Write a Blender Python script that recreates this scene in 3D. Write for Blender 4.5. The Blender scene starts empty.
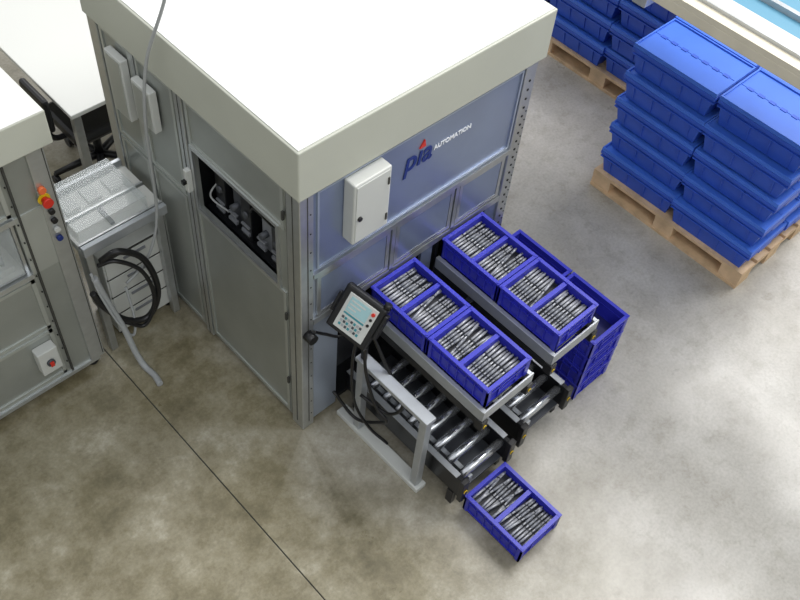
import bpy, bmesh, math, random
from mathutils import Matrix, Vector
random.seed(7)
D=bpy.data; SC=bpy.context.scene; COL=SC.collection

# ---------------------------------------------------------------- materials
def lin(c):
    return tuple(((v/255)/12.92 if v/255<=0.04045 else (((v/255)+0.055)/1.055)**2.4) for v in c)+(1,)
def mat(name,c,rough=.5,metal=0,var=0,scale=8,bump=0,bscale=60,emit=0,coat=0,alpha=1,stretch=None):
    m=D.materials.new(name); m.use_nodes=True; nt=m.node_tree; b=nt.nodes['Principled BSDF']
    b.inputs['Base Color'].default_value=lin(c); b.inputs['Roughness'].default_value=rough
    b.inputs['Metallic'].default_value=metal; b.inputs['Alpha'].default_value=alpha
    if coat: b.inputs['Coat Weight'].default_value=coat
    if emit:
        b.inputs['Emission Color'].default_value=lin(c); b.inputs['Emission Strength'].default_value=emit
    tc=nt.nodes.new('ShaderNodeTexCoord'); src=tc.outputs['Object']
    if stretch:
        mp=nt.nodes.new('ShaderNodeMapping'); mp.inputs['Scale'].default_value=stretch; nt.links.new(src,mp.inputs['Vector']); src=mp.outputs['Vector']
    if var:
        n=nt.nodes.new('ShaderNodeTexNoise'); n.inputs['Scale'].default_value=scale; n.inputs['Detail'].default_value=5
        nt.links.new(src,n.inputs['Vector'])
        r=nt.nodes.new('ShaderNodeValToRGB'); L=lin(c)
        r.color_ramp.elements[0].position=.3; r.color_ramp.elements[1].position=.7
        r.color_ramp.elements[0].color=tuple(v*(1-var) for v in L[:3])+(1,)
        r.color_ramp.elements[1].color=tuple(min(1,v*(1+var)) for v in L[:3])+(1,)
        nt.links.new(n.outputs['Fac'],r.inputs['Fac']); nt.links.new(r.outputs['Color'],b.inputs['Base Color'])
    if bump:
        n2=nt.nodes.new('ShaderNodeTexNoise'); n2.inputs['Scale'].default_value=bscale; n2.inputs['Detail'].default_value=4
        nt.links.new(src,n2.inputs['Vector'])
        bp=nt.nodes.new('ShaderNodeBump'); bp.inputs['Strength'].default_value=bump; bp.inputs['Distance'].default_value=.01
        nt.links.new(n2.outputs['Fac'],bp.inputs['Height']); nt.links.new(bp.outputs['Normal'],b.inputs['Normal'])
    return m
M_side =mat('sheet_metal_side',(164,168,164),.36,.6,var=.12,scale=2.2,bump=.03,bscale=4)
M_side2=mat('sheet_metal_side_frame',(186,190,186),.34,.6,var=.06,scale=3)
M_front=mat('sheet_metal_front_skytint',(140,152,178),.30,.55,var=.10,scale=1.8,bump=.03,bscale=3)  # blue of the reflected sky painted into the front sheet's base colour
M_front2=mat('sheet_metal_front_light_skytint',(168,178,194),.32,.5,var=.06,scale=2)  # lighter front sheet, sky reflection blue painted in as well
M_alu  =mat('aluminium_profile',(190,193,194),.28,.8,var=.06,scale=20)
M_aluw =mat('aluminium_rail_light',(176,180,184),.36,.5,var=.06,scale=15)
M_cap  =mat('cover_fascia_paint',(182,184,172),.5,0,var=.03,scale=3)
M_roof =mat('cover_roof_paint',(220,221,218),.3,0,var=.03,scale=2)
M_white=mat('light_grey_paint',(200,202,198),.45,0,var=.03)
M_dark =mat('dark_interior',(22,24,26),.6)
M_black=mat('black_plastic',(20,20,22),.4)
M_blackm=mat('black_metal',(28,29,32),.3,.3)
M_gap  =mat('panel_gap',(60,60,56),.7)
M_steel=mat('polished_steel',(202,205,210),.22,.9)
M_part =mat('machined_part_metal',(166,168,173),.45,.35,var=.15,scale=60)
M_partb=mat('machined_part_block',(136,139,145),.5,.3)
M_partd=mat('part_dark_metal',(80,83,89),.45,.4)
M_tray =mat('parts_tray_grey',(44,46,52),.6)
M_blue =mat('crate_blue_plastic',(48,52,178),.36,0,var=.08,scale=6)
M_blueD=mat('crate_blue_inside_shade',(26,28,90),.5)  # darkened copy of the crate blue: shade inside the crate painted in
M_blueS=mat('container_blue_plastic',(50,90,198),.42,0,var=.08,scale=5)
M_blueL=mat('container_lid_blue',(68,116,218),.4,0,var=.06,scale=5)
M_wood =mat('pallet_wood',(212,182,146),.7,0,var=.2,scale=9,bump=.3)
M_red  =mat('red_plastic',(205,45,30),.35)
M_org  =mat('orange_signal',(225,110,60),.35)
M_yel  =mat('yellow_plastic',(225,190,30),.4)
M_teal =mat('teal_belt',(84,138,164),.45)
M_screen=mat('panel_screen',(150,186,190),.2,emit=.12)
M_btn  =mat('panel_button_teal',(60,140,150),.4)
M_hose =mat('grey_hose',(160,163,164),.5)
M_bench=mat('bench_top',(212,213,208),.35)
M_glass=mat('clear_plastic_cover',(215,222,222),.08,0,alpha=.25)
M_txtB =mat('logo_blue',(18,44,120),.4)
M_txtW =mat('logo_white',(240,243,248),.4)
M_cream=mat('cream_beam_paint',(208,201,182),.5,0,var=.05)
M_wall =mat('wall_paint',(190,192,190),.7,0,var=.03,scale=1)

def floor_mat():
    m=D.materials.new('concrete_floor'); m.use_nodes=True; nt=m.node_tree; N=nt.nodes; L=nt.links
    b=N['Principled BSDF']; tc=N.new('ShaderNodeTexCoord')
    def noise(s,d=6,r=.55,dist=0):
        n=N.new('ShaderNodeTexNoise'); n.inputs['Scale'].default_value=s; n.inputs['Detail'].default_value=d; n.inputs['Roughness'].default_value=r
        n.inputs['Distortion'].default_value=dist
        L.new(tc.outputs['Object'],n.inputs['Vector']); return n
    def ramp(n,stops):
        r=N.new('ShaderNodeValToRGB'); e=r.color_ramp.elements
        e[0].position,e[0].color=stops[0][0],stops[0][1]; e[1].position,e[1].color=stops[-1][0],stops[-1][1]
        for p,c in stops[1:-1]:
            k=e.new(p); k.color=c
        L.new(n,r.inputs['Fac']); return r
    def mix(t,f,a,bb):
        x=N.new('ShaderNodeMix'); x.data_type='RGBA'; x.blend_type=t
        if isinstance(f,float): x.inputs['Factor'].default_value=f
        else: L.new(f,x.inputs['Factor'])
        L.new(a,x.inputs['A']); L.new(bb,x.inputs['B']); return x.outputs['Result']
    grey=ramp(noise(1.2,10,.66).outputs['Fac'],[(.3,lin((154,150,141))),(.5,lin((176,172,164))),(.68,lin((196,193,186)))])
    brown=ramp(noise(2.6,12,.72).outputs['Fac'],[(.34,lin((98,91,66))),(.46,lin((128,120,94))),(.56,lin((150,143,120))),(.68,lin((184,178,160)))])
    sep=N.new('ShaderNodeSeparateXYZ'); L.new(tc.outputs['Object'],sep.inputs[0])
    ad=N.new('ShaderNodeMath'); ad.operation='MULTIPLY_ADD'; L.new(noise(1.3,8,.65).outputs['Fac'],ad.inputs[0]); ad.inputs[1].default_value=2.4
    L.new(sep.outputs['X'],ad.inputs[2])
    mr=N.new('ShaderNodeMapRange'); mr.inputs['From Min'].default_value=.9; mr.inputs['From Max'].default_value=2.4
    L.new(ad.outputs[0],mr.inputs['Value'])
    base=mix('MIX',mr.outputs[0],brown.outputs['Color'],grey.outputs['Color'])
    spk=ramp(noise(60,4).outputs['Fac'],[(.35,(.76,.76,.74,1)),(.6,(1,1,1,1))])
    base=mix('MULTIPLY',.55,base,spk.outputs['Color'])
    st=ramp(noise(8,12,.75).outputs['Fac'],[(.38,(.60,.57,.50,1)),(.5,(1,1,1,1))])
    base=mix('MULTIPLY',.4,base,st.outputs['Color'])
    L.new(base,b.inputs['Base Color'])
    rr=ramp(noise(2.2,6).outputs['Fac'],[(.3,(.26,.26,.26,1)),(.7,(.42,.42,.42,1))]); L.new(rr.outputs['Color'],b.inputs['Roughness'])
    b.inputs['Specular IOR Level'].default_value=.7
    bp=N.new('ShaderNodeBump'); bp.inputs['Strength'].default_value=.07; bp.inputs['Distance'].default_value=.01
    L.new(noise(30,5).outputs['Fac'],bp.inputs['Height']); L.new(bp.outputs['Normal'],b.inputs['Normal'])
    return m
M_floor=floor_mat()

# ---------------------------------------------------------------- mesh builder
class B:
    def __init__(s,name): s.name=name; s.bm=bmesh.new(); s.mats=[]; s.M=Matrix.Identity(4)
    def mi(s,m):
        if m not in s.mats: s.mats.append(m)
        return s.mats.index(m)
    def hexa(s,P,m,bev=0):
        vs=[s.bm.verts.new(s.M@Vector(p)) for p in P]
        F=[(0,3,2,1),(4,5,6,7),(0,1,5,4),(1,2,6,5),(2,3,7,6),(3,0,4,7)]
        fs=[s.bm.faces.new([vs[i] for i in f]) for f in F]
        i=s.mi(m)
        for f in fs: f.material_index=i
        if bev:
            es=list({e for f in fs for e in f.edges})
            r=bmesh.ops.bevel(s.bm,geom=es,offset=bev,segments=2,affect='EDGES',profile=.5)
            for f in r['faces']: f.material_index=i
    def box(s,x0,x1,y0,y1,z0,z1,m,bev=0):
        x0,x1=min(x0,x1),max(x0,x1);y0,y1=min(y0,y1),max(y0,y1);z0,z1=min(z0,z1),max(z0,z1)
        s.hexa([(x0,y0,z0),(x1,y0,z0),(x1,y1,z0),(x0,y1,z0),(x0,y0,z1),(x1,y0,z1),(x1,y1,z1),(x0,y1,z1)],m,bev)
    def taper(s,a,b_,z0,z1,m):
        s.hexa([(a[0],a[2],z0),(a[1],a[2],z0),(a[1],a[3],z0),(a[0],a[3],z0),(b_[0],b_[2],z1),(b_[1],b_[2],z1),(b_[1],b_[3],z1),(b_[0],b_[3],z1)],m)
    def cyl(s,p0,p1,r,m,seg=14,r2=None):
        p0,p1=Vector(p0),Vector(p1); d=p1-p0; L=d.length
        q=d.to_track_quat('Z','Y').to_matrix().to_4x4()
        T=s.M@Matrix.Translation((p0+p1)/2)@q
        r_=bmesh.ops.create_cone(s.bm,cap_ends=True,segments=seg,radius1=r,radius2=r if r2 is None else r2,depth=L,matrix=T)
        i=s.mi(m)
        for v in r_['verts']:
            for f in v.link_faces:
                f.material_index=i; f.smooth=len(f.verts)==4
    def tube(s,pts,r,m,sub=8,seg=8):
        P=[Vector(p) for p in pts]; out=[]
        Q=[P[0]*2-P[1]]+P+[P[-1]*2-P[-2]]
        for k in range(1,len(Q)-2):
            for j in range(sub):
                t=j/sub; a,b_,c,d=Q[k-1],Q[k],Q[k+1],Q[k+2]
                out.append(.5*((2*b_)+(c-a)*t+(2*a-5*b_+4*c-d)*t*t+(3*b_-a-3*c+d)*t**3))
        out.append(P[-1]); rings=[]; i=s.mi(m); up=Vector((.3,.5,.8)).normalized()
        for k,p in enumerate(out):
            t=(out[min(k+1,len(out)-1)]-out[max(k-1,0)]).normalized()
            n=(up-t*up.dot(t)).normalized(); up=n; bb=t.cross(n)
            rings.append([s.bm.verts.new(s.M@(p+r*(math.cos(a)*n+math.sin(a)*bb))) for a in [2*math.pi*q/seg for q in range(seg)]])
        for a,b_ in zip(rings,rings[1:]):
            for q in range(seg):
                f=s.bm.faces.new([a[q],a[(q+1)%seg],b_[(q+1)%seg],b_[q]]); f.material_index=i; f.smooth=True
        for rg in (rings[0][::-1],rings[-1]):
            f=s.bm.faces.new(rg); f.material_index=i
    def mesh(s):
        bmesh.ops.recalc_face_normals(s.bm,faces=s.bm.faces)
        me=D.meshes.new(s.name); s.bm.to_mesh(me); s.bm.free()
        for m in s.mats: me.materials.append(m)
        return me
    def done(s,parent=None,loc=None):
        o=D.objects.new(s.name,s.mesh()); COL.objects.link(o)
        if loc: o.location=loc
        if parent: o.parent=parent
        return o
def inst(name,me,loc,rz=0):
    o=D.objects.new(name,me); COL.objects.link(o); o.location=loc; o.rotation_euler=(0,0,rz); return o

# ---------------------------------------------------------------- hall shell
b=B('floor')
b.box(-8,-.524,-8,12,-.1,0,M_floor); b.box(-.517,12,-8,12,-.1,0,M_floor)
b.box(-.524,-.517,-8,12,-.1,-.006,M_gap)
b.done()
for n,a in (('wall_west',(-8.2,-8,-8,12)),('wall_east',(12,12.2,-8,12)),('wall_south',(-8.2,12.2,-8.2,-8)),('wall_north',(-8.2,12.2,12,12.2))):
    b=B(n); b.box(*a,-.1,6.0,M_wall); b.done()

# ---------------------------------------------------------------- main cabinet
W,DP,H0,H1=1.45,1.56,1.80,2.07
b=B('automation_cabinet')
b.box(-.012,W+.03,-.012,DP+.01,H0,H1-.004,M_cap,.006)
b.box(0,W+.02,0,DP,H1-.006,H1,M_roof)
for (x0,x1,y0,y1) in ((.0,.075,.0,.09),(W-.09,W-.01,.0,.08),(0,.08,DP-.08,DP),(W-.09,W-.01,DP-.08,DP)):
    b.box(x0,x1,y0,y1,.0,H0,M_alu,.004)
b.box(-.002,.010,.045,.049,.05,H0,M_gap); b.box(.04,.044,-.002,.004,.05,H0,M_gap)
for k in range(14): b.cyl((.058,-.002,.12+k*.12),(.058,.002,.12+k*.12),.004,M_dark,6)
b.box(.05,W-.05,DP-.03,DP,.02,H0,M_side); b.box(W-.03,W-.01,.06,DP-.06,.02,H0,M_side)
b.box(.03,W-.03,.03,DP-.03,.02,.05,M_dark); b.box(.03,W-.03,.03,DP-.03,H0-.02,H0,M_dark)
b.box(.03,.95,.86,.88,.05,H0-.02,M_dark); b.box(.93,.95,.03,.86,.05,H0-.02,M_dark)
X0=.012
def lp(y0,y1,z0,z1,m,x=X0,t=.02): b.box(x,x+t,y0,y1,z0,z1,m)
def lframe(y0,y1,z0,z1,w=.02,m=M_side2,d=.007):
    b.box(X0-d,X0,y0,y1,z1-w,z1,m); b.box(X0-d,X0,y0,y1,z0,z0+w,m)
    b.box(X0-d,X0,y0,y0+w,z0+w,z1-w,m); b.box(X0-d,X0,y1-w,y1,z0+w,z1-w,m)
oy0,oy1,oz0,oz1=.17,.78,1.11,1.50
lp(.09,.83,oz1,H0,M_side); lp(.09,.83,.03,oz0,M_side); lp(.09,oy0,oz0,oz1,M_side); lp(oy1,.83,oz0,oz1,M_side)
lframe(.115,.80,.06,oz0-.02); lframe(.115,.80,oz1+.02,H0-.015); lframe(oy0-.02,oy1+.02,oz0-.02,oz1+.02,.02,M_alu,.012)
b.box(X0-.012,X0+.01,.81,.87,.02,H0,M_alu,.002); b.box(X0-.0135,X0,.838,.842,.02,H0,M_gap)
b.box(X0-.002,X0+.001,.098,.103,.03,H0,M_gap)
lp(.87,DP-.08,.03,H0,M_side)
lframe(.89,1.18,.06,1.10); lframe(.89,1.18,1.12,H0-.015); lframe(1.22,DP-.09,.06,1.10); lframe(1.22,DP-.09,1.12,H0-.015)
b.box(X0-.01,X0,1.185,1.215,.02,H0,M_alu)
b.box(-.03,.0,.80,.83,1.22,1.36,M_white,.004); b.box(-.05,-.03,.805,.825,1.28,1.30,M_black)
for z in (.35,.9,1.6): b.box(-.008,.004,.104,.115,z,z+.05,M_gap)
b.box(-.035,.004,1.02,1.17,1.44,1.68,M_white,.005); b.box(-.035,.004,1.24,1.38,1.36,1.72,M_white,.005)
b.box(-.038,-.035,1.035,1.155,1.455,1.665,M_side2); b.box(-.038,-.035,1.255,1.365,1.375,1.705,M_side2)
def fp(x0,x1,z0,z1,m,y=.012): b.box(x0,x1,y,y+.02,z0,z1,m)
def fframe(x0,x1,z0,z1,w=.02,m=M_alu,d=.008):
    b.box(x0,x1,.012-d,.012,z1-w,z1,m); b.box(x0,x1,.012-d,.012,z0,z0+w,m)
    b.box(x0,x0+w,.012-d,.012,z0+w,z1-w,m); b.box(x1-w,x1,.012-d,.012,z0+w,z1-w,m)
fp(.075,W-.09,1.26,H0,M_front); fframe(.10,W-.10,1.29,H0-.02,.010,M_front2)
fp(.075,W-.09,.93,1.26,M_front2,.016)
b.box(.075,W-.09,-.004,.016,1.245,1.275,M_alu)
for a,c in ((.10,.55),(.59,.98),(1.02,W-.105)):
    fframe(a,c,.95,1.235,.022); b.box(a+.024,c-.024,.006,.014,.974,1.21,M_front)
for x in (.57,1.0): b.box(x-.012,x+.012,.0,.016,.93,1.25,M_alu)
b.box(.075,W-.09,-.0,.03,.90,.94,M_alu)
fp(.075,.24,.03,.93,M_front2); fp(1.27,W-.09,.03,.93,M_front); fp(.80,.88,.03,.90,M_front)
fp(.24,.80,.36,.60,M_blackm,.02); fp(.88,1.27,.36,.60,M_blackm,.02)
for k in range(30): b.cyl((W-.05,-.003,.1+k*.055),(W-.05,.002,.1+k*.055),.007,M_dark,8)
for k in range(26): b.cyl((W-.025,-.003,.12+k*.055),(W-.025,.002,.12+k*.055),.004,M_dark,6)
b.box(.245,.455,-.06,.012,1.40,1.765,M_white,.008); b.box(.255,.445,-.064,-.059,1.412,1.753,M_white,.003)
b.cyl((.275,-.064,1.56),(.275,-.073,1.56),.012,M_black); b.box(.43,.44,-.068,-.064,1.45,1.49,M_gap)
b.box(.43,.44,-.068,-.064,1.67,1.71,M_gap)
b.cyl((.035,0,.86),(.035,-.05,.86),.028,M_black)
for x in (.06,W-.06):
    for y in (.06,DP-.06): b.cyl((x,y,0),(x,y,.03),.03,M_black)
# machinery behind the side opening: cable ducts, valve blocks, drives
b.box(.06,.6,.2,.80,.95,1.08,M_blackm)
for k,(y,z,h,mm) in enumerate(((.70,1.08,.30,M_blackm),(.60,1.08,.22,M_partd),(.50,1.08,.28,M_blackm),(.38,1.08,.2,M_partb),(.27,1.08,.26,M_blackm))):
    b.box(.08+.03*(k%2),.22+.03*(k%2),y-.038,y+.038,z,z+h,mm,.004)
    b.cyl((.07,y,z+h*.6),(.16,y,z+h*.6),.018,M_partd)
    b.cyl((.13,y+.03,z+.1),(.13,y+.03,z+h+.05),.007,M_part)
    b.box(.07,.085,y-.03,y+.03,z+.04,z+.06,M_partb); b.box(.07,.085,y-.03,y+.03,z+.09,z+.10,M_partb)
b.cyl((.14,.2,1.36),(.14,.8,1.36),.012,M_part); b.box(.10,.19,.46,.56,1.33,1.42,M_partd,.004)
b.box(.2,.23,.2,.8,1.1,1.5,M_blackm); b.box(.18,.2,.22,.30,1.12,1.46,M_partd); b.box(.18,.2,.62,.67,1.12,1.46,M_partb)
M_air=mat('air_line_blue',(40,110,190),.4)
b.tube([(.12,.68,1.4),(.06,.6,1.45),(.08,.5,1.36)],.006,M_air); b.tube([(.10,.3,1.3),(.05,.38,1.4),(.08,.46,1.3)],.006,M_black)
b.tube([(.10,.72,1.3),(.05,.74,1.2),(.08,.64,1.15)],.005,M_hose)
cab=b.done()

def text(name,s,size,x,z,m,y=.009,sx=1,shear=0,ext=.0015,off=.0012):
    c=D.curves.new(name,'FONT'); c.body=s; c.size=size; c.extrude=ext; c.shear=shear; c.offset=off
    o=D.objects.new(name,c); COL.objects.link(o); o.location=(x,y,z); o.rotation_euler=(math.pi/2,0,0); o.scale=(sx,1,1)
    c.materials.append(m); o.parent=cab; return o
text('logo_letters','pıa',.165,.60,1.570,M_txtB,.009,.92,.18,off=.002)
text('logo_text','AUTOMATION',.036,.785,1.605,M_txtW,.009,1.0,off=.001)
b=B('logo_dot'); b.hexa([(.688,.005,1.668),(.726,.005,1.668),(.726,.012,1.668),(.688,.012,1.668),(.716,.005,1.708),(.717,.005,1.708),(.717,.012,1.708),(.716,.012,1.708)],M_red); b.done(cab)

# ---------------------------------------------------------------- crates
def crate(name,full,mess=0,seed=0):
    rnd=random.Random(seed)
    b=B(name); w,l,h=.30,.40,.15
    X,Y=w/2,l/2; i=.012
    b.box(-X+i,X-i,-Y+i,Y-i,.0,.012,M_blueD)
    b.box(-X+i,-X+i+.006,-Y+i,Y-i,.012,h-.004,M_blue); b.box(X-i-.006,X-i,-Y+i,Y-i,.012,h-.004,M_blue)
    b.box(-X+i+.006,X-i-.006,-Y+i,-Y+i+.006,.012,h-.004,M_blue); b.box(-X+i+.006,X-i-.006,Y-i-.006,Y-i,.012,h-.004,M_blue)
    for z0,z1,o in ((h-.012,h,0),(h-.05,h-.044,.003),(.018,.024,.006)):
        b.box(-X+o,-X+i+.008,-Y+o,Y-o,z0,z1,M_blue); b.box(X-i-.008,X-o,-Y+o,Y-o,z0,z1,M_blue)
        b.box(-X+i+.008,X-i-.008,-Y+o,-Y+i+.008,z0,z1,M_blue); b.box(-X+i+.008,X-i-.008,Y-i-.008,Y-o,z0,z1,M_blue)
    for s_ in (-1,1):
        for k in range(7):
            y=-Y+.03+k*(l-.06)/6
            b.box(s_*(X-i),s_*(X-.003),y-.002,y+.002,.024,h-.012,M_blue)
        for k in range(5):
            x=-X+.03+k*(w-.06)/4
            if k==2: continue
            b.box(x-.002,x+.002,s_*(Y-i),s_*(Y-.003),.024,h-.012,M_blue)
        b.box(-.05,.05,s_*(Y-i),s_*(Y-i+.0015),.075,.1,M_dark)
        b.box(-.062,.062,s_*(Y-i),s_*(Y-.002),.066,.072,M_blue)
    for sx in (-1,1):
        for sy in (-1,1):
            b.box(sx*(X-.028),sx*(X-.002),sy*(Y-.002),sy*(Y-.012),.012,h-.004,M_blue)
            b.box(sx*(X-.002),sx*(X-.012),sy*(Y-.028),sy*(Y-.002),.012,h-.004,M_blue)
            b.cyl((sx*(X-.012),sy*(Y-.012),h-.002),(sx*(X-.012),sy*(Y-.012),h+.003),.008,M_blue,10)
    if full:
        b.box(-X+.02,X-.02,-Y+.02,Y-.02,.012,.088,M_tray)
        b.box(-X+.02,X-.02,-.012,.012,.012,h-.008,M_blue)
        for g in (-1,1):
            n=9
            for k in range(n):
                y=g*.097+(k-(n-1)/2)*.0190
                big=mess and rnd.random()<mess
                ang=rnd.uniform(-.04,.04)+(rnd.choice((-1,1))*rnd.uniform(.08,.2) if big else 0)
                z=.106+rnd.uniform(-.004,.004)+(.010 if big else 0)
                M0=b.M; b.M=Matrix.Translation((rnd.uniform(-.006,.006),y,z))@Matrix.Rotation(ang,4,'Z')@Matrix.Rotation(rnd.uniform(-.04,.04),4,'Y')
                b.cyl((-.122,0,0),(.122,0,0),.0052,M_part,10)
                b.cyl((-.110,0,0),(-.020,0,0),.0070,M_part,10)
                b.cyl((-.026,0,0),(-.020,0,0),.0082,M_partd,10)
                b.cyl((.000,0,0),(.050,0,0),.0072,M_partb,10)
                b.cyl((.066,0,0),(.071,0,0),.0082,M_partd,10)
                b.cyl((.088,0,0),(.114,0,0),.0064,M_part,10)
                b.M=M0
    return b.mesh()
mf=[crate('parts_crate',True,0.03,k) for k in range(2)]; mg=crate('parts_crate',True,.35,5); me_=crate('empty_crate',False)
ZC=.765
for j,xc in enumerate((.58,1.075)):
    for k in range(2):
        inst('parts_crate',mf[(j+k)%2],(xc,-.208-.405*k,ZC+.001),math.pi*k)
inst('parts_crate',mg,(.475,-1.10,0.001),0)
for k in range(2):
    for t in range(4):
        inst('empty_crate',me_,(1.425,-.24-.41*k,.001+t*.136),0)

# ---------------------------------------------------------------- conveyors
def conveyor(name,x0,x1,y1,z,upper,y0=-.005,legs=None):
    b=B(name); rail=M_aluw if upper else M_blackm; hh=.06 if upper else .15
    b.box(x0-.030,x0-.005,y1,y0,z-hh,z+.018,rail,.003); b.box(x1+.005,x1+.030,y1,y0,z-hh,z+.018,rail,.003)
    pitch=.062 if upper else .098
    n=int((y0-y1)/pitch)
    for k in range(n):
        y=y1+.05+k*pitch
        b.cyl((x0-.006,y,z-.024),(x1+.006,y,z-.024),.0235,M_steel,18)
        b.cyl((x0-.006,y,z-.024),(x0+.01,y,z-.024),.0242,M_black,12)
    if upper:
        b.box(x0-.03,x0+.03,y1+.02,y0,z-hh-.055,z-hh,M_blackm,.003); b.box(x1-.03,x1+.03,y1+.02,y0,z-hh-.055,z-hh,M_blackm,.003)
        b.box(x0-.030,x1+.030,y1-.010,y1,z-.055,z+.022,M_aluw,.002)
        for x in (x0-.014,x1+.014):
            b.box(x-.022,x+.022,y1-.02,y1+.03,z-hh-.07,z-.058,M_black,.004)
            b.cyl((x,y1-.020,z-.10),(x,y1-.024,z-.10),.011,M_yel,10)
            b.cyl((x,y1-.0245,z-.10),(x,y1-.026,z-.10),.007,M_black,10)
        b.box(x0+.02,x1-.02,y1+.25,y1+.29,z-hh-.055,z-.05,M_blackm)
        if legs:
            b.box(legs-.015,legs+.015,-.30,-.26,0,z-hh,M_blackm,.003)
            b.box(min(x0,legs-.015),max(x1,legs),-.30,-.26,z-hh-.09,z-hh-.055,M_blackm)
    else:
        b.box(x0,x1,y1+.02,y0,z-hh,z-hh+.012,M_partd)
        b.box(x0+.05,x0+.075,y1+.02,y0,z-hh+.012,z-.055,M_aluw)
        for x in (x0-.02,x1+.02):
            b.box(x-.022,x+.022,y1-.02,y1+.01,z-hh-.01,z+.028,M_black,.004)
            b.cyl((x,y1-.021,z-.06),(x,y1-.025,z-.06),.013,M_yel,10); b.cyl((x,y1-.0255,z-.06),(x,y1-.027,z-.06),.009,M_black,10)
            for y in (y1+.06,y0-.08): b.box(x-.014,x+.014,y-.02,y+.02,0,z-hh,M_black)
            b.box(x-.016,x+.016,y1+.04,y0,z+.018,z+.024,M_aluw)
    return b.done()
conveyor('roller_conveyor',.435,.725,-.825,ZC,True,legs=.74)
conveyor('roller_conveyor',.93,1.22,-.825,ZC,True,legs=.89)
conveyor('roller_conveyor',.335,.64,-.88,.27,False)
conveyor('roller_conveyor',.80,1.12,-.86,.27,False)

# ---------------------------------------------------------------- operator panel with stand
b=B('operator_panel')
b.box(.205,.275,-.68,-.04,0,.035,M_white,.004)
b.box(.215,.26,-.66,-.615,.035,.66,M_aluw,.004)
b.box(.205,.27,-.67,-.16,.66,.69,M_aluw,.004)
b.box(.215,.26,-.21,-.165,.035,.66,M_aluw,.004)
b.cyl((.24,-.19,.69),(.24,-.19,.94),.018,M_blackm)
nrm=Vector((-.80,-.22,.56)).normalized(); yax=Vector((0,-1,0)); yax=(yax-nrm*yax.dot(nrm)).normalized(); zax=nrm.cross(yax)
S=.9
b.M=Matrix(((S*yax.x,S*zax.x,S*nrm.x,.20),(S*yax.y,S*zax.y,S*nrm.y,-.155),(S*yax.z,S*zax.z,S*nrm.z,1.02),(0,0,0,1)))
b.box(-.13,.13,-.14,.13,-.05,.0,M_black,.012); b.box(-.10,.10,-.10,.11,-.09,-.05,M_black,.01)
b.box(-.088,.098,-.112,.100,.0,.006,M_white,.002); b.box(-.068,.060,.0,.085,.006,.008,M_screen)
for k in range(3): b.box(-.06,.03-.02*k,.062-.022*k,.070-.022*k,.008,.0085,M_white)
b.box(-.068,.060,-.018,-.008,.006,.008,M_btn)
for i in range(7):
    for j in range(3): b.box(-.065+i*.019,-.052+i*.019,-.045-j*.022,-.032-j*.022,.006,.010,(M_partd,M_aluw,M_btn)[(i*2+j)%3])
b.cyl((.080,.07,.006),(.080,.07,.018),.010,M_red); b.cyl((.080,.035,.006),(.080,.035,.012),.008,M_black); b.cyl((.080,.0,.006),(.080,.0,.012),.008,M_black)
b.box(-.15,-.13,-.06,.06,-.04,-.01,M_black,.004); b.box(.13,.15,-.05,.10,-.045,.0,M_black,.005)
b.cyl((.115,.13,-.02),(.115,.16,-.02),.02,M_black)
b.M=Matrix.Identity(4)
b.tube([(.25,-.10,.93),(.21,-.05,.75),(.12,-.03,.82),(.05,-.03,.90)],.008,M_black)
b.tube([(.24,-.2,.93),(.19,-.25,.72),(.18,-.35,.5),(.2,-.42,.42),(.22,-.36,.3),(.2,-.2,.16),(.16,-.06,.3)],.009,M_black)
b.tube([(.26,-.2,.9),(.27,-.3,.74),(.27,-.45,.55),(.25,-.38,.38),(.2,-.22,.42)],.009,M_black)
b.tube([(.23,-.16,.93),(.17,-.18,.7),(.16,-.22,.4),(.2,-.3,.2),(.25,-.4,.1)],.008,M_black)
b.done()

# ---------------------------------------------------------------- left machine
b=B('test_station')
xr,yf,xl,yb=-.55,1.06,-1.9,2.1
b.box(xl,xr+.04,yf-.03,yb,1.66,1.84,M_cap,.006); b.box(xl,xr+.035,yf-.025,yb,1.836,1.842,M_roof)
b.box(xr-.085,xr,yf,yf+.08,.08,1.66,M_alu,.004); b.box(xr-.012,xr-.008,yf-.002,yf+.002,.1,1.66,M_gap)
b.box(xr-.02,xr-.005,yf+.08,yb,.08,1.66,M_side)
b.box(xl,xr-.085,yf+.012,yf+.035,.08,.93,M_side); b.box(xl,xr-.085,yf+.012,yf+.035,1.32,1.66,M_side)
b.box(xr-.22,xr-.085,yf+.006,yf+.035,.93,1.32,M_side2)
b.box(xr-.20,xr-.19,yf-.002,yf+.014,.1,1.66,M_gap)
for k in range(12): b.cyl((xr-.21,yf+.004,.2+k*.12),(xr-.21,yf-.002,.2+k*.12),.004,M_dark,6)
for z0,z1 in ((.52,.90),(.11,.50),(1.34,1.64)):
    for a,c in ((xl,xr-.225),):
        b.box(a,c,yf+.004,yf+.012,z1-.02,z1,M_side2); b.box(a,c,yf+.004,yf+.012,z0,z0+.02,M_side2); b.box(c-.02,c,yf+.004,yf+.012,z0,z1,M_side2)
b.box(xl,xr-.22,yf-.005,yf+.03,.92,.95,M_alu); b.box(xl,xr-.22,yf-.005,yf+.03,1.30,1.33,M_alu)
b.box(xl,xr-.03,yf-.0,yb,.06,.085,M_alu)
b.box(xl,xr-.1,yf+.04,yf+.6,.90,.93,M_bench); b.box(xl,xr-.1,yf+.6,yf+.62,.93,1.66,M_dark)
for k in range(5):
    b.box(xr-.36-k*.13,xr-.27-k*.13,yf+.08,yf+.3,.93,.97,M_white,.004); b.cyl((xr-.31-k*.13,yf+.12,.97),(xr-.31-k*.13,yf+.12,1.05),.012,M_steel)
    b.box(xr-.34-k*.13,xr-.29-k*.13,yf+.35,yf+.42,.93,1.15,M_blackm)
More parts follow.
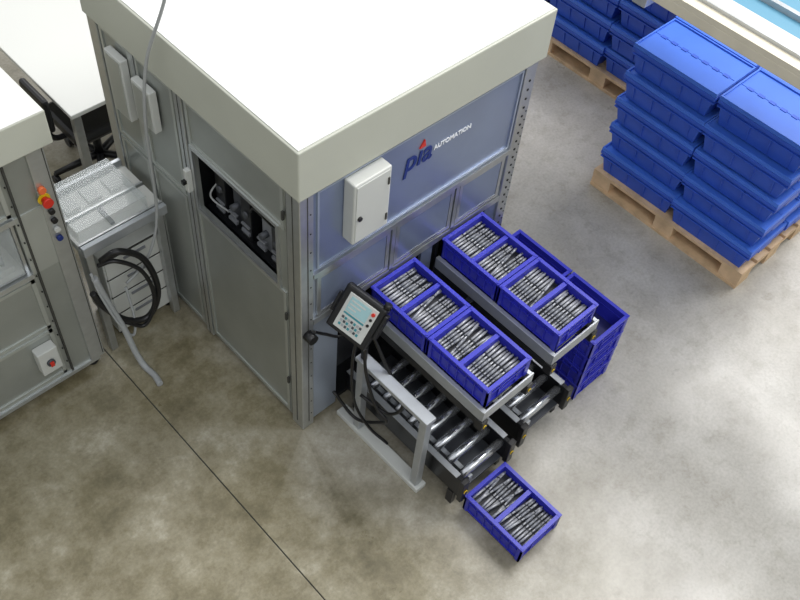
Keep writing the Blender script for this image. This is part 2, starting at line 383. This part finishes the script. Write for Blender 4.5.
b.box(xr-.24,xr-.225,yf+.03,yf+.5,.93,1.3,M_alu)
b.box(xl,xr-.25,yf+.01,yf+.02,.96,1.29,M_glass)
b.cyl((xr-.065,yf,1.36),(xr-.065,yf-.006,1.36),.030,M_yel,20); b.cyl((xr-.065,yf-.006,1.36),(xr-.065,yf-.03,1.36),.016,M_red); b.cyl((xr-.065,yf-.03,1.36),(xr-.065,yf-.045,1.36),.025,M_red,18)
b.cyl((xr-.065,yf,1.42),(xr-.065,yf-.02,1.42),.018,M_org)
for k,mm in enumerate((M_black,M_black,M_white,M_txtB)):
    b.cyl((xr-.05,yf,1.27-k*.06),(xr-.05,yf-.015,1.27-k*.06),.015,mm)
b.box(xr-.36,xr-.25,yf-.05,yf+.012,.25,.43,M_white,.006); b.cyl((xr-.305,yf-.05,.34),(xr-.305,yf-.065,.34),.022,M_partd); b.box(xr-.315,xr-.295,yf-.075,yf-.065,.325,.355,M_red)
for x in (xr-.06,xl+.06):
    for y in (yf+.06,yb-.06):
        b.cyl((x,y,0),(x,y,.015),.035,M_black); b.cyl((x,y,.015),(x,y,.065),.014,M_steel)
b.done()

# ---------------------------------------------------------------- transfer bench + drawer cabinet
b=B('transfer_conveyor')
x0,x1=-.505,-.016
b.box(x0,x1,1.09,1.50,.84,.88,M_white,.004)
b.box(x0,x1,1.07,1.10,.85,.91,M_aluw,.003); b.box(x0,x1,1.485,1.51,.86,.92,M_aluw,.003)
b.box(x0,x1,1.13,1.28,.88,.893,M_bench); b.box(x0,x1,1.31,1.46,.88,.893,M_bench)
for y in (1.115,1.295): b.box(x0,x1,y-.006,y+.006,.88,.905,M_alu)
for k in range(3): b.box(-.44+k*.13,-.36+k*.13,1.33,1.44,.893,.915,M_white,.003)
b.box(-.30,-.28,1.14,1.27,.893,.91,M_partd)
# clear hood over the lane
hx0,hx1,hy0,hy1,hz=-.49,-.10,1.12,1.475,.985
b.box(hx0,hx1,hy0,hy0+.004,.905,hz,M_glass); b.box(hx0,hx1,hy1,hy1+.004,.893,hz,M_glass)
b.box(hx0-.004,hx0,hy0,hy1,.905,hz,M_glass); b.box(hx1,hx1+.004,hy0,hy1,.905,hz,M_glass)
b.box(hx0,hx1,hy0,hy1,hz,hz+.004,M_glass)
for x in (-.47,-.05): b.box(x-.02,x+.02,1.10,1.14,.0,.84,M_alu,.002); b.box(x-.02,x+.02,1.46,1.50,.0,.84,M_alu,.002)
b.done()
b=B('drawer_cabinet')
b.box(-.40,-.02,1.155,1.44,.04,.66,M_white,.006)
for k in range(4):
    z=.06+k*.15; b.box(-.39,-.03,1.147,1.157,z,z+.136,M_white,.002); b.box(-.28,-.145,1.139,1.149,z+.098,z+.112,M_partb)
    b.box(-.395,-.025,1.150,1.154,z+.137,z+.149,M_gap)
for x in (-.37,-.06):
    for y in (1.19,1.41): b.cyl((x,y,0),(x,y,.04),.02,M_black)
b.done()
b=B('cable_bundle')
b.tube([(-.44,1.05,.80),(-.36,1.0,.86),(-.24,.99,.72),(-.2,.98,.45),(-.28,.98,.28),(-.4,1.0,.32),(-.5,1.02,.5),(-.53,1.04,.62)],.018,M_black)
b.tube([(-.46,1.05,.78),(-.38,1.0,.8),(-.27,.97,.66),(-.24,.96,.42),(-.32,.97,.24),(-.42,1.0,.32)],.012,M_black)
b.tube([(-.50,1.04,.72),(-.47,1.02,.5),(-.44,.98,.3),(-.43,.93,.12),(-.42,.88,.03),(-.41,.80,.018),(-.42,.73,.018)],.018,M_hose)
b.tube([(-.51,1.04,.76),(-.5,1.02,.6),(-.46,.98,.36),(-.4,.98,.2),(-.36,1.0,.3),(-.34,1.06,.5)],.008,M_hose)
b.done()
b=B('hanging_air_hose')
b.tube([(.15,.45,3.8),(.08,.6,3.0),(.0,.8,2.32),(-.07,.92,1.95),(-.1,.97,1.6),(-.1,1.0,1.2),(-.11,1.01,.95),(-.16,1.02,.75),(-.24,1.03,.62),(-.34,1.04,.55)],.008,M_hose)
b.done()

# ---------------------------------------------------------------- work table + chair
b=B('work_table')
b.box(.03,.95,2.12,3.5,.725,.755,M_bench,.005)
for x in (.08,.90):
    for y in (2.18,3.44): b.box(x-.025,x+.025,y-.025,y+.025,0,.70,M_alu,.003)
b.box(.06,.92,3.42,3.45,.68,.725,M_alu); b.box(.06,.10,2.2,3.42,.68,.725,M_alu); b.box(.88,.92,2.2,3.42,.68,.725,M_alu)
b.done()
b=B('office_chair'); cx,cy=.27,2.40
for k in range(5):
    a=k*2*math.pi/5+.5; x=cx+.31*math.cos(a); y=cy+.31*math.sin(a)
    b.cyl((cx,cy,.12),(x,y,.09),.028,M_black,8,.018); b.cyl((x-.018,y,.036),(x+.018,y,.036),.036,M_black,14); b.cyl((x,y,.04),(x,y,.095),.009,M_black)
b.cyl((cx,cy,.08),(cx,cy,.42),.028,M_blackm); b.box(cx-.22,cx+.2,cy-.21,cy+.21,.42,.50,M_black,.03)
b.tube([(cx-.15,cy-.05,.43),(cx-.28,cy-.05,.45),(cx-.33,cy-.05,.6),(cx-.33,cy-.05,.72)],.018,M_black)
b.box(cx-.345,cx-.30,cy-.18,cy+.10,.60,.84,M_black,.02)
b.done()

# ---------------------------------------------------------------- pallets + lidded containers
def pallet():
    b=B('wooden_pallet'); L,Wd=1.2,.8
    for x in (0,.3275,.655): b.box(x,x+.145,0,L,0,.022,M_wood)
    for x in (0,.3275,.655):
        for y in (0,.5275,1.055): b.box(x+.005,x+.14,y,y+.145,.022,.10,M_wood)
    for y in (0,.5275,1.055): b.box(0,Wd,y,y+.145,.10,.122,M_wood)
    for x in (0,.175,.3275,.50,.655):
        b.box(x,x+(.145 if x in(0,.3275,.655) else .1),0,L,.122,.144,M_wood)
    return b.mesh()
def container():
    b=B('lidded_container'); w,l,h=.40,.60,.183; X,Y=w/2,l/2
    b.taper((-X+.036,X-.036,-Y+.042,Y-.042),(-X+.010,X-.010,-Y+.012,Y-.012),0,h-.012,M_blueS)
    b.box(-X,X,-Y,Y,h-.036,h-.012,M_blueS,.004)
    b.box(-X+.004,X-.004,-Y+.004,Y-.004,h-.060,h-.052,M_blueS)
    for s_ in (-1,1):
        for k in range(4):
            y=-Y+.09+k*(l-.18)/3
            b.hexa([(s_*(X-.05),y-.004,.01),(s_*(X-.030),y-.004,.01),(s_*(X-.030),y+.004,.01),(s_*(X-.05),y+.004,.01),
                    (s_*(X-.02),y-.004,h-.055),(s_*(X-.005),y-.004,h-.055),(s_*(X-.005),y+.004,h-.055),(s_*(X-.02),y+.004,h-.055)],M_blueS)
        b.box(-.07,.07,s_*(Y-.02),s_*(Y-.003),h-.08,h-.045,M_blueS)
    b.box(-X+.002,-.0015,-Y+.002,Y-.002,h-.012,h+.006,M_blueL,.003); b.box(.0015,X-.002,-Y+.002,Y-.002,h-.012,h+.006,M_blueL,.003)
    for s_ in (-1,1):
        b.box(s_*(X-.004),s_*(X-.014),-Y+.004,Y-.004,h+.006,h+.016,M_blueL)
        b.box(-X+.014,X-.014,s_*(Y-.004),s_*(Y-.014),h+.006,h+.016,M_blueL)
    for k in range(-3,4): b.box(-.012,.012,k*.075-.02,k*.075+.02,h+.006,h+.010,M_blueS)
    return b.mesh()
mp_,mc_=pallet(),container()
def stack(x,y,n,seed):
    rnd=random.Random(seed)
    inst('wooden_pallet',mp_,(x,y,0))
    for i in range(2):
        for j in range(2):
            for t in range(n):
                inst('lidded_container',mc_,(x+.2+.402*i+rnd.uniform(-.010,.010),y+.3+.602*j+rnd.uniform(-.008,.008),.145+t*.2075),rnd.uniform(-.012,.012))
stack(2.71,-.98,5,1); stack(3.54,.27,7,2); stack(3.62,1.6,7,3)

# ---------------------------------------------------------------- overhead conveyor at right
b=B('overhead_conveyor')
b.box(2.19,2.40,-7,7,1.84,1.90,M_cream,.005); b.box(2.19,2.205,-7,7,1.90,1.93,M_cream); b.box(2.30,2.31,-7,7,1.90,1.92,M_aluw)
b.box(2.41,2.47,-7,7,1.84,1.88,M_white); b.box(2.48,2.86,-7,7,1.82,1.87,M_teal); b.box(2.60,2.63,-7,7,1.87,1.90,M_aluw); b.box(2.87,3.0,-7,7,1.82,1.92,M_cream)
b.box(2.16,2.26,-.06,.02,1.80,1.96,M_aluw,.004)
for y in (-6.5,6.5):
    for x in (2.25,2.9): b.box(x-.04,x+.04,y-.04,y+.04,0,1.84,M_cream)
b.done()

# ---------------------------------------------------------------- camera
cd=D.cameras.new('camera'); cam=D.objects.new('camera',cd); COL.objects.link(cam)
R0=Vector((.72949,-.6803,.07102)).normalized(); R2=Vector((.45978,.41084,-.78728)).normalized()
R1=R2.cross(R0).normalized(); R0=R1.cross(R2)
cam.matrix_world=Matrix(((R0.x,-R1.x,-R2.x,-1.656),(R0.y,-R1.y,-R2.y,-2.074),(R0.z,-R1.z,-R2.z,4.582),(0,0,0,1)))
cd.sensor_width=36; cd.lens=957.6/800*36; cd.clip_end=100
SC.camera=cam

# ---------------------------------------------------------------- lighting
w=D.worlds.new('hall_ambient'); SC.world=w; w.use_nodes=True
bg=w.node_tree.nodes['Background']; bg.inputs['Color'].default_value=(.95,.97,1,1); bg.inputs['Strength'].default_value=.90
def area(name,loc,target,sx,sy,power,col=(1,1,1)):
    l=D.lights.new(name,'AREA'); l.shape='RECTANGLE'; l.size=sx; l.size_y=sy; l.energy=power; l.color=col
    o=D.objects.new(name,l); COL.objects.link(o); o.location=loc
    o.rotation_euler=(Vector(target)-Vector(loc)).to_track_quat('-Z','Y').to_euler(); return o
area('skylight_right',(5.9,-1.2,7.3),(1.6,-.9,0),4,4.5,620,(1,.98,.95))
area('skylight_back',(3.5,7,7),(.8,.8,1),4,4,240,(1,.99,.98))
area('skylight_front',(-1,-5.5,7),(.5,0,.5),5,3,140,(.94,.97,1))
SC.view_settings.view_transform='Standard'
SC.view_settings.look='None'
